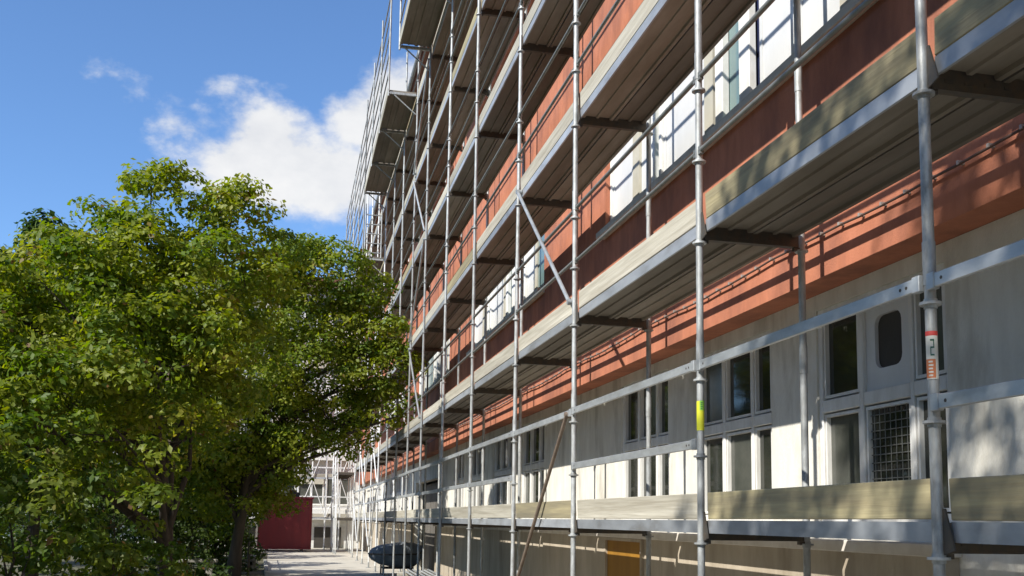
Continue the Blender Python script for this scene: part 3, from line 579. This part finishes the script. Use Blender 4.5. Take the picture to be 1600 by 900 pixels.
tree('broadleaf_tree', 'broadleaf tree mostly hidden behind the nearest crown, left of the shaded one', (-5.3, 23.3, G), [(-5.4, 23.2, 5.2, 1.1), (-4.4, 23.8, 4.4, 1.1), (-6.4, 22.8, 4.2, 1.3), (-5.2, 23.6, 3.2, 1.4), (-6.6, 23, 2.4, 1.4), (-4.3, 24, 2.6, 1.1), (-5.4, 23.4, 1.4, 1.3)], 'leaf_dark', 17, .14, 32, .15, per=90, clump=.45)
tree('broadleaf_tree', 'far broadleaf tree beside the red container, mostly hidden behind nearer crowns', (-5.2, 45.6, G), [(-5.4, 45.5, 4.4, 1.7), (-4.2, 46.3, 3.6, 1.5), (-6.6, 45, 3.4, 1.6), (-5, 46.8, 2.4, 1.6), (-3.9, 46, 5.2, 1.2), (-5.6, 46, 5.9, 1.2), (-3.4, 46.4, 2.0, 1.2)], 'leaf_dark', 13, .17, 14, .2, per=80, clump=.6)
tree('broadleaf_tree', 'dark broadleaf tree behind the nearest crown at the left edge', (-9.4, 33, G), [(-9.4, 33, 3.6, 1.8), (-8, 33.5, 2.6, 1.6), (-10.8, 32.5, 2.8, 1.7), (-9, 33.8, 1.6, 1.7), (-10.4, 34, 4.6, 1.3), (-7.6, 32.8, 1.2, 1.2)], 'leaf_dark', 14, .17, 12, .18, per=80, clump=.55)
tree('broadleaf_tree', 'tree behind the viewer whose shade dapples the near facade', (-4.9, -.3, G), [(-4.4, 1.15, 7.6, .9), (-4.4, 1.2, 6.2, .95), (-4.2, 1.3, 4.8, .9), (-4.5, -.2, 8.6, 1.1), (-4.4, -.3, 6.8, 1.2), (-4.4, -.4, 5.2, 1.1), (-4.6, -1.8, 8.8, 1.2), (-4.6, -1.9, 6.8, 1.2), (-4.5, -2, 5, 1.2)], 'leaf_b', 15, .14, 33, .13, per=42, clump=.36)
tree('broadleaf_tree', 'added unseen tree behind the viewer, dimming the light bounced off the near ground', (-3.6, -6.2, G), [(-3.4, -6, 4.6, 1.5), (-2.4, -5.2, 5.4, 1.2), (-4.6, -6.8, 5.2, 1.4), (-3.4, -6, 6.4, 1.2), (-2.2, -6.4, 4.0, 1.2), (-3.2, -4.6, 4.4, 1.2)], 'leaf_b', 16, .14, 26, .15, per=50, clump=.45)  # unseen tree added to darken the near ground and its bounce
def shrub(label, base, lobes, m, seed, **kw): return tree('shrub', label, base, lobes, m, seed, .03, cat='shrub', **kw)
shrub('bushy green shrub in the lower left corner under the big tree', (-3.1, 12.8, G), [(-2.95, 12.9, -.1, .75), (-3.5, 12.6, .45, .7), (-2.7, 13.0, -.9, .6), (-3.6, 12.7, -.7, .7), (-3.0, 13, .55, .5)], 'leaf_b', 21, dens=40, ls=.1, per=80, clump=.3)
shrub('lower green shrub right of the corner shrub under the big tree', (-2.1, 13.3, G), [(-2.1, 13.2, -.1, .6), (-1.85, 13.5, -.7, .5), (-2.4, 13.4, -.8, .6)], 'leaf_b', 22, dens=40, ls=.095, per=80, clump=.26)
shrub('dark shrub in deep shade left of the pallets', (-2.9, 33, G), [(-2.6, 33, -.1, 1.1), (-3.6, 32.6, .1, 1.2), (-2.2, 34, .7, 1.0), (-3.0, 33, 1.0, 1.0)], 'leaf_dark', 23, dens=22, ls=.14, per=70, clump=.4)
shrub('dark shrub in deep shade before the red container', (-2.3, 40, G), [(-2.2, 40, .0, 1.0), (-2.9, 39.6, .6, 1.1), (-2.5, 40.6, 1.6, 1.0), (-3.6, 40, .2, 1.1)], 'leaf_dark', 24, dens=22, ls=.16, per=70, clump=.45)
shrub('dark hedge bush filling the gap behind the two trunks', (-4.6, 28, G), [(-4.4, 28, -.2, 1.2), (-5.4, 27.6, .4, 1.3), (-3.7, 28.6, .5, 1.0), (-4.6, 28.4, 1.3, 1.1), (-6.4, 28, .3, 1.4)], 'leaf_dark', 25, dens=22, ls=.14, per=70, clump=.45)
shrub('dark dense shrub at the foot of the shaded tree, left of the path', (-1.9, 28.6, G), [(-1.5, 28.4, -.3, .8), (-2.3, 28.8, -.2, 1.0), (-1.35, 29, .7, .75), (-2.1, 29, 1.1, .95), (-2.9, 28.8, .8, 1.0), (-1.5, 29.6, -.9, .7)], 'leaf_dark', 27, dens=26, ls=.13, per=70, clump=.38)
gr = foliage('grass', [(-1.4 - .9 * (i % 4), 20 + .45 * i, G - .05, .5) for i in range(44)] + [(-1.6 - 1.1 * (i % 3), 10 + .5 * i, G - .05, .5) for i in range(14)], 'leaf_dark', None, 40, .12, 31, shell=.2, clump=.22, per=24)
tag(gr, 'rough low ground cover under the trees', 'ground cover', kind='stuff')

# clipped hedge closing off the garden, and an added, unseen tree belt that cuts skylight on the facade
hd = tag(empty('hedge', (-7, 43, G)), 'dark hedge along the back of the garden left of the red container', 'hedge')
foliage('foliage', [(-5.2 + i * .9, .3 * math.sin(i * 2.1), .7 + 1.5 * (i % 2), 1.15) for i in range(11)], 'leaf_dark', hd, 20, .2, 41, clump=.5, per=70)
for i in range(6): MB().tube((-4.8 + i * 1.7, 0, 0), (-4.7 + i * 1.7, .1, 1.6), .04, 6, .02).build('stem', 'bark', hd)
lb = []
for i in range(11):
    y = -20 + i * 3.4; x = -16 + 1.2 * math.sin(i * 1.9)
    for z, r in ((.2, 2.1), (3.0, 2.5), (6.0, 2.5), (8.4, 1.9)): lb.append((x + random.uniform(-.7, .7), y + random.uniform(-.8, .8), z + random.uniform(-.4, .4), r * random.uniform(.85, 1.1)))
tag(foliage('unseen_tree_belt', lb, 'leaf_dark', None, 9, .4, 42, per=40, clump=.8), 'added unseen belt of trees on the left, cutting skylight on the facade', 'added tree belt', kind='stuff')

# low iron fence along the left of the path
fe = tag(empty('garden_fence', (-.95, 27, G)), 'low dark iron fence in the tree shade along the left of the path', 'fence')
for i in range(6): MB().tube((-.05 * i, 2.2 * i, 0), (-.05 * i, 2.2 * i, .95), .025, 8).build('post', 'dark_iron', fe)
for z in (.18, .85): MB().tube((0, 0, z), (-.25, 11, z), .014, 6).build('rail', 'dark_iron', fe)
b = MB()
for i in range(84): t = i / 84; b.tube((-.25 * t, 11 * t + .06, .1), (-.25 * t, 11 * t + .06, .92), .008, 5)
b.build('bars', 'dark_iron', fe)['kind'] = 'stuff'
bm = MB(); ring = [(x, s * w * .98, .5 * (b0 + t0) + .02) for s in (1, -1) for x, b0, t0, w in (list(zip(xs, hb, ht, wd)) if s == 1 else list(zip(xs, hb, ht, wd))[::-1])]
bm.path(ring + ring[:1], [.022] * (len(ring) + 1), 6); bm.build('rim', 'rusty', sk)
